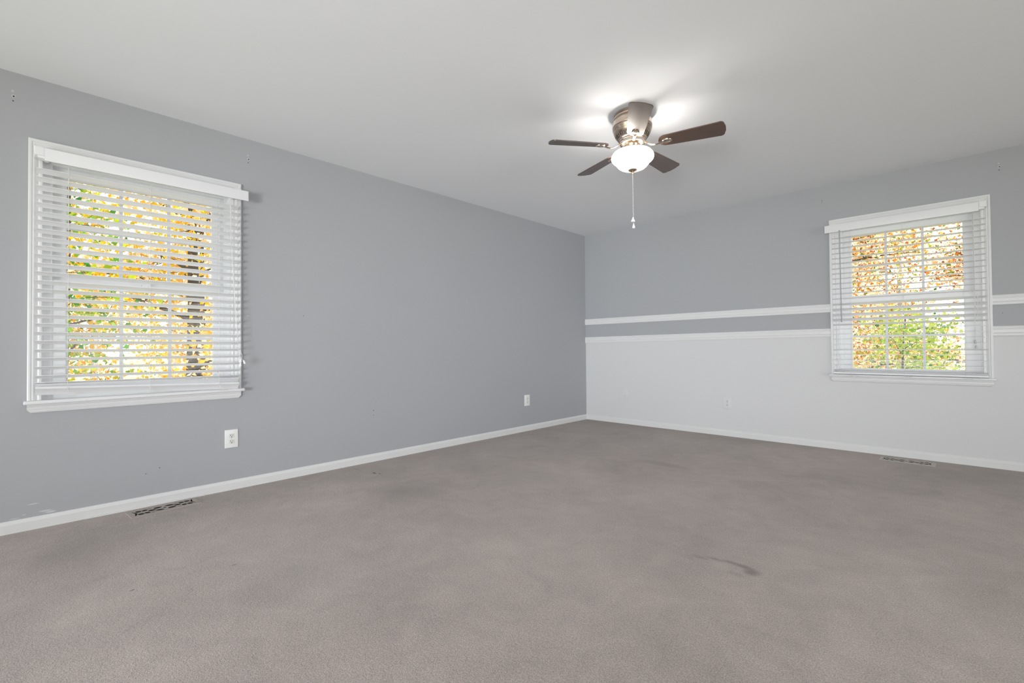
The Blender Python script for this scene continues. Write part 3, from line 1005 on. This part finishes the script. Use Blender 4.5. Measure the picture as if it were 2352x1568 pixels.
def blade_parts(phi):
    bm = bmesh.new()
    o = blade_outline()
    t = 0.0032
    top = [bm.verts.new((x, y, t)) for x, y in o]
    bot = [bm.verts.new((x, y, -t)) for x, y in o]
    bm.faces.new(top)
    bm.faces.new(bot[::-1])
    n = len(o)
    for k in range(n): bm.faces.new((top[k], bot[k], bot[(k + 1) % n], top[(k + 1) % n]))
    blade = obj('blade', bm, M_BLADE, fan)
    blade.matrix_local = Matrix.Translation((0, 0, BZ)) @ Matrix.Rotation(phi, 4, 'Z') @ Matrix.Rotation(PITCH_B, 4, 'X')
    # bracket: curved arm from the hub and an oval medallion under the blade
    bm = bmesh.new()
    zc = -0.0034
    ax, ay, cx = 0.031, 0.023, 0.212
    rings = []
    for (f, z) in ((1.0, 0.0), (1.0, -0.004), (0.86, -0.0075), (0.74, -0.0070), (0.66, -0.0050), (0.56, -0.0058), (0.40, -0.0072), (0.0, -0.0076)):
        if f == 0: rings.append([bm.verts.new((cx, 0, zc + z))])
        else: rings.append([bm.verts.new((cx + ax * f * math.cos(2 * PI * k / 32), ay * f * math.sin(2 * PI * k / 32), zc + z)) for k in range(32)])
    for i in range(len(rings) - 1):
        for k in range(32):
            k2 = (k + 1) % 32
            if len(rings[i + 1]) == 1: bm.faces.new((rings[i][k], rings[i][k2], rings[i + 1][0]))
            else: bm.faces.new((rings[i][k], rings[i][k2], rings[i + 1][k2], rings[i + 1][k]))
    # arm: flattened bar, dipping below the blade and climbing to the hub
    arm = [(0.190, -0.0075, 0.014, 0.003), (0.176, -0.011, 0.010, 0.0035), (0.160, -0.0145, 0.0085, 0.004), (0.140, -0.016, 0.0085, 0.004), (0.120, -0.012, 0.009, 0.004), (0.102, 0.000, 0.010, 0.004), (0.086, 0.012, 0.013, 0.004), (0.070, 0.020, 0.016, 0.004)]
    rr = []
    for (x, z, w, h) in arm:
        rr.append([bm.verts.new((x, w * math.cos(2 * PI * k / 10), z + h * math.sin(2 * PI * k / 10))) for k in range(10)])
    for i in range(len(rr) - 1):
        for k in range(10): bm.faces.new((rr[i][k], rr[i][(k + 1) % 10], rr[i + 1][(k + 1) % 10], rr[i + 1][k]))
    bm.faces.new(rr[0][::-1]); bm.faces.new(rr[-1])
    obj('blade_bracket', bm, M_IRON, blade, 50)


for k in range(5): blade_parts(PH0 + k * 2 * PI / 5)

# pull chains
bm = bmesh.new()
def beads(x, y, z0, z1, r=0.0021, step=0.0052):
    n = int((z0 - z1) / step)
    for i in range(n):
        z = z0 + (z1 - z0) * i / n
        xx = x + 0.0022 * i / n
        ico = bmesh.ops.create_icosphere(bm, subdivisions=1, radius=r)
        bmesh.ops.translate(bm, verts=ico['verts'], vec=(xx, y, z))
beads(-0.003, 0.001, -0.386, -0.668)
beads(0.002, -0.001, -0.386, -0.700)
chain = obj('pull_chain', bm, M_BEAD, fan, 60)
bm = bmesh.new()
lathe(bm, [(0.0, -0.660), (0.004, -0.660), (0.005, -0.666), (0.009, -0.676), (0.0135, -0.684), (0.0140, -0.690), (0.010, -0.692), (0.0, -0.692)], 20, (-0.001, 0, 0))
obj('chain_pull', bm, M_BLIND, chain, 40)
bm = bmesh.new()
lathe(bm, [(0.0, -0.697), (0.0028, -0.700), (0.0045, -0.708), (0.0085, -0.718), (0.0098, -0.725), (0.0090, -0.730), (0.004, -0.733), (0.0, -0.733)], 20, (0.003, 0, 0))
obj('chain_pull', bm, M_BLIND, chain, 40)

# lamp bulbs inside the bowl
for k in range(2):
    a = 0.9 + PI * k
    ld = bpy.data.lights.new('lamp_bulb', 'POINT')
    ld.energy = 10.5
    ld.color = (1.0, 0.955, 0.90)
    ld.shadow_soft_size = 0.03
    lo = bpy.data.objects.new('lamp_bulb', ld)
    COL.objects.link(lo)
    lo.parent = fan
    lo.location = (0.055 * math.cos(a), 0.055 * math.sin(a), -0.262)

# ------------------------------------------------------------------ outdoors
GZ = -2.9
M_GROUND, nt, b = new_mat('leaf_litter_ground')
b.inputs['Roughness'].default_value = 0.95
tc = node(nt, 'ShaderNodeTexCoord')
vz = node(nt, 'ShaderNodeTexVoronoi', Scale=4.0)
nt.links.new(tc.outputs['Object'], vz.inputs['Vector'])
nz = node(nt, 'ShaderNodeTexNoise', Scale=0.5, Detail=5.0)
nt.links.new(tc.outputs['Object'], nz.inputs['Vector'])
mxv = node(nt, 'ShaderNodeMix', data_type='FLOAT')
mxv.inputs[0].default_value = 0.5
nt.links.new(vz.outputs['Color'], mxv.inputs[2]); nt.links.new(nz.outputs['Fac'], mxv.inputs[3])
rp = node(nt, 'ShaderNodeValToRGB')
els = rp.color_ramp.elements
els[0].position, els[0].color = 0.2, (0.10, 0.13, 0.05, 1)
els[1].position, els[1].color = 0.8, (0.62, 0.50, 0.36, 1)
e = els.new(0.42); e.color = (0.30, 0.34, 0.16, 1)
e = els.new(0.6); e.color = (0.52, 0.42, 0.27, 1)
nt.links.new(mxv.outputs[0], rp.inputs[0])
nt.links.new(rp.outputs[0], b.inputs['Base Color'])
bm = bmesh.new()
nseg = 30
xs = [-130 + 160 * i / nseg for i in range(nseg + 1)]
ys = [-70 + 220 * i / nseg for i in range(nseg + 1)]
gv = [[bm.verts.new((x, y, GZ + 0.5 * math.sin(x * 0.13 + 1) * math.cos(y * 0.11) * min(1, (abs(x) + abs(y)) / 25) + max(0, math.hypot(x, y) - 30) * 0.030)) for y in ys] for x in xs]
for i in range(nseg):
    for j in range(nseg): bm.faces.new((gv[i][j], gv[i + 1][j], gv[i + 1][j + 1], gv[i][j + 1]))
tag(obj('ground', bm, M_GROUND), kind='structure')

M_BARK = simple('tree_bark', (0.060, 0.047, 0.036), 0.9, noise=0.45, scale=14, bump=0.8, bscale=30)
M_BARK_HAZE = simple('haze_pale_bark', (0.32, 0.31, 0.29), 0.9, noise=0.35, scale=10, bump=0.6, bscale=25)  # bark paled so its colour carries distance haze and overexposure


def leaf_mat(name, stops):
    m, nt, b = new_mat(name)
    nt.nodes.remove(b)
    out = nt.nodes['Material Output']
    ge = node(nt, 'ShaderNodeNewGeometry')
    rp = node(nt, 'ShaderNodeValToRGB')
    rp.color_ramp.interpolation = 'LINEAR'
    els = rp.color_ramp.elements
    els[0].position, els[0].color = stops[0][0], (*stops[0][1], 1)
    els[1].position, els[1].color = stops[-1][0], (*stops[-1][1], 1)
    for p, c in stops[1:-1]:
        e = els.new(p); e.color = (*c, 1)
    nt.links.new(ge.outputs['Random Per Island'], rp.inputs[0])
    d = node(nt, 'ShaderNodeBsdfDiffuse'); t = node(nt, 'ShaderNodeBsdfTranslucent')
    nt.links.new(rp.outputs[0], d.inputs['Color']); nt.links.new(rp.outputs[0], t.inputs['Color'])
    mx = node(nt, 'ShaderNodeMixShader'); mx.inputs[0].default_value = 0.4
    nt.links.new(d.outputs[0], mx.inputs[1]); nt.links.new(t.outputs[0], mx.inputs[2])
    nt.links.new(mx.outputs[0], out.inputs[0])
    return m


YEL, GOLD, PALE = (0.78, 0.50, 0.02), (0.80, 0.38, 0.02), (0.85, 0.60, 0.34)
GRN, DGRN, LIME = (0.12, 0.30, 0.03), (0.04, 0.15, 0.03), (0.42, 0.48, 0.03)
ORG, RUST = (0.62, 0.22, 0.04), (0.34, 0.08, 0.03)
M_LEAF_Y = leaf_mat('golden_leaves', [(0, LIME), (0.15, YEL), (0.5, GOLD), (0.62, PALE), (0.9, (0.92, 0.78, 0.60)), (1, YEL)])  # the cream stop puts washed-out sunlight into the leaf colour
M_LEAF_G = leaf_mat('green_leaves', [(0, DGRN), (0.4, GRN), (0.7, LIME), (1, GRN)])
M_LEAF_YG = leaf_mat('yellow_green_leaves', [(0, GRN), (0.3, LIME), (0.55, YEL), (0.8, GOLD), (1, PALE)])
CREAM = (0.92, 0.78, 0.62)  # stands for sunlit leaves blown out by glare
M_LEAF_O = leaf_mat('orange_leaves', [(0, RUST), (0.14, ORG), (0.28, GOLD), (0.38, PALE), (0.46, CREAM), (0.84, CREAM), (0.90, LIME), (1, DGRN)])
M_LEAF_M = leaf_mat('bright_green_leaves', [(0, GRN), (0.3, LIME), (0.7, (0.45, 0.55, 0.12)), (1, DGRN)])


def make_tree(name, x, y, h, r, leafm, nleaf, lsize, label, bark, lean=(0, 0), zlo=0.25, spread=1.9, seed=1, limbs=9, group=None, cat='tree', branchy=1.0):
    g = random.Random(seed)
    gz = GZ + 0.5 * math.sin(x * 0.13 + 1) * math.cos(y * 0.11) * min(1, (abs(x) + abs(y)) / 25) + max(0, math.hypot(x, y) - 30) * 0.030
    root = empty(name, (x, y, gz))
    tag(root, label, cat, group)
    bm = bmesh.new()
    N = 10
    pts, rad = [], []
    wob = [g.uniform(-0.12, 0.12) for _ in range(4)]
    for i in range(N + 1):
        t = i / N
        pts.append((lean[0] * h * t + wob[0] * math.sin(t * 5 + wob[1] * 9), lean[1] * h * t + wob[2] * math.sin(t * 4 + wob[3] * 9), -0.3 + (h + 0.3) * t))
        rad.append(r * (1.25 if i == 0 else 1.0) * (1 - 0.75 * t))
    tube(bm, pts, rad, 10)
    tips = []
    for k in range(limbs):
        t = zlo + (0.97 - zlo) * (k + g.random() * 0.6) / limbs
        i = min(int(t * N), N - 1)
        f = t * N - i
        p = Vector(pts[i]).lerp(Vector(pts[i + 1]), f)
        a = g.uniform(0, 2 * PI)
        L = spread * (1.1 - 0.55 * t) * g.uniform(0.7, 1.15)
        rise = g.uniform(0.15, 0.75)
        q = []
        rr = []
        rb = r * (1 - 0.75 * t) * 0.5
        for j in range(6):
            s = j / 5
            q.append(p + Vector((math.cos(a) * L * s + g.uniform(-.06, .06) * L * s, math.sin(a) * L * s + g.uniform(-.06, .06) * L * s, L * rise * s - 0.15 * L * s * s)))
            rr.append(max(0.006, rb * (1 - 0.85 * s)))
        tube(bm, q, rr, 6)
        for j in range(2, 6): tips.append((q[j], 0.28 + 0.08 * L))
        for m_ in range(int(4 * branchy)):
            j = g.randint(2, 4)
            d = Vector((g.uniform(-1, 1), g.uniform(-1, 1), g.uniform(-0.3, 0.9))).normalized() * L * g.uniform(0.25, 0.5)
            mid = q[j] + d * 0.5 + Vector((g.uniform(-.1, .1), g.uniform(-.1, .1), g.uniform(-.05, .1)))
            tube(bm, [q[j], mid, q[j] + d], [rr[j] * 0.55, rr[j] * 0.35, 0.004], 5)
            tips.append((q[j] + d, 0.26 + 0.07 * L)); tips.append((mid, 0.2 + 0.05 * L))
    trunk = obj('trunk', bm, bark, root, 60)
    if nleaf:
        rs = np.random.RandomState(seed)
        P = np.array([tuple(t_[0]) for t_ in tips]); SG = np.array([t_[1] for t_ in tips])
        idx = rs.randint(0, len(P), nleaf)
        c = P[idx] + rs.normal(size=(nleaf, 3)) * (SG[idx][:, None] * np.array([1, 1, 0.8]))
        d1 = rs.normal(size=(nleaf, 3)); d1 /= np.linalg.norm(d1, axis=1)[:, None]
        d2 = np.cross(d1, rs.normal(size=(nleaf, 3))); d2 /= np.linalg.norm(d2, axis=1)[:, None]
        nn = np.cross(d1, d2)
        s = lsize * rs.uniform(0.6, 1.25, nleaf)[:, None]
        # a lobed leaf folded along the midrib: base, left lobe, left shoulder, tip, right shoulder, right lobe
        V = np.stack([c - d1 * s * 0.55, c - d1 * s * 0.12 + d2 * s * 0.48 + nn * s * 0.12, c + d1 * s * 0.18 + d2 * s * 0.22 + nn * s * 0.05, c + d1 * s * 0.6,
                      c + d1 * s * 0.18 - d2 * s * 0.22 + nn * s * 0.05, c - d1 * s * 0.12 - d2 * s * 0.48 + nn * s * 0.12], 1).reshape(-1, 3)
        me = bpy.data.meshes.new('foliage')
        F = (np.arange(nleaf)[:, None, None] * 6 + np.array([[0, 1, 2, 3], [0, 3, 4, 5]])[None]).reshape(-1, 4)
        me.vertices.add(len(V)); me.vertices.foreach_set('co', V.ravel())
        me.loops.add(F.size); me.loops.foreach_set('vertex_index', F.ravel().astype(np.int32))
        me.polygons.add(len(F)); me.polygons.foreach_set('loop_start', np.arange(0, F.size, 4, dtype=np.int32))
        me.update(calc_edges=True)
        me.materials.append(leafm)
        o = bpy.data.objects.new('foliage', me)
        COL.objects.link(o)
        o.parent = root
    return root


TL = 'trees outside the window of the grey wall'
TB = 'trees outside the window of the two-tone wall'
make_tree('maple_tree', -7.6, -3.02, 8.2, 0.19, M_LEAF_Y, 7500, 0.095, 'golden tree with the thickest dark trunk outside the grey-wall window', M_BARK, (0.01, 0.02), 0.22, 2.3, 11, 12, TL)
make_tree('maple_tree', -10.2, -4.75, 8.5, 0.10, M_LEAF_YG, 7000, 0.10, 'yellow-green tree left of the thick dark trunk outside the grey-wall window', M_BARK, (0.02, 0.02), 0.2, 2.4, 12, 12, TL)
make_tree('young_tree', -6.0, -5.05, 6.6, 0.045, M_LEAF_G, 800, 0.09, 'slender green-leaved tree closest to the grey-wall window', M_BARK, (0.0, 0.02), 0.45, 1.1, 13, 9, TL)
make_tree('maple_tree', -12.6, -1.6, 9.0, 0.13, M_LEAF_Y, 6500, 0.11, 'golden tree behind the thick dark trunk outside the grey-wall window', M_BARK, (0, 0.0), 0.2, 2.5, 14, 12, TL)
make_tree('maple_tree', -15.5, -7.9, 9.5, 0.16, M_LEAF_Y, 3000, 0.12, 'golden tree past the outer edge of the grey-wall window', M_BARK, (0, 0.02), 0.2, 2.6, 15, 11, TL)
make_tree('maple_tree', -16.5, 2.6, 9.5, 0.16, M_LEAF_YG, 3000, 0.12, 'yellow-green tree past the corner edge of the grey-wall window', M_BARK, (0, -0.02), 0.2, 2.6, 16, 11, TL)
make_tree('bare_tree', -22, -3.4, 11, 0.16, None, 0, 0.1, 'haze-paled bare tree far behind the golden trees outside the grey-wall window', M_BARK_HAZE, (0.01, 0.0), 0.3, 2.5, 17, 12, TL, branchy=2)
make_tree('bare_tree', -28, 0.4, 12, 0.20, None, 0, 0.1, 'haze-paled bare tree with a stout trunk far beyond the grey-wall window', M_BARK_HAZE, (0.0, 0.01), 0.3, 2.8, 18, 12, TL, branchy=2)
make_tree('bare_tree', -25, -7.6, 11, 0.14, None, 0, 0.1, 'thin haze-paled bare tree far out at the outer side of the grey-wall window', M_BARK_HAZE, (0.0, 0.02), 0.3, 2.5, 19, 12, TL, branchy=2)

make_tree('oak_tree', 0.9, 10.4, 9.5, 0.15, M_LEAF_O, 15000, 0.08, 'orange-leaved tree outside the two-tone-wall window, on its corner side', M_BARK, (0.03, 0.0), 0.25, 2.5, 21, 12, TB)
make_tree('oak_tree', 4.35, 12.6, 10, 0.14, M_LEAF_O, 16000, 0.08, 'orange-leaved tree outside the two-tone-wall window, on the side away from the corner', M_BARK, (-0.01, 0.0), 0.25, 2.7, 22, 14, TB)
make_tree('green_tree', 2.75, 8.2, 4.3, 0.05, M_LEAF_M, 4200, 0.075, 'bright green bushy tree low outside the two-tone-wall window', M_BARK, (0.0, 0.0), 0.3, 1.35, 23, 11, TB)
make_tree('green_tree', 5.6, 17.5, 6.2, 0.08, M_LEAF_M, 4200, 0.09, 'green tree behind the orange ones outside the two-tone-wall window', M_BARK, (0.0, 0.0), 0.25, 1.9, 24, 11, TB)
make_tree('oak_tree', 2.0, 16.5, 10.5, 0.13, M_LEAF_O, 14000, 0.095, 'orange tree standing farthest back outside the two-tone-wall window', M_BARK_HAZE, (0.0, 0.0), 0.2, 2.8, 25, 13, TB)
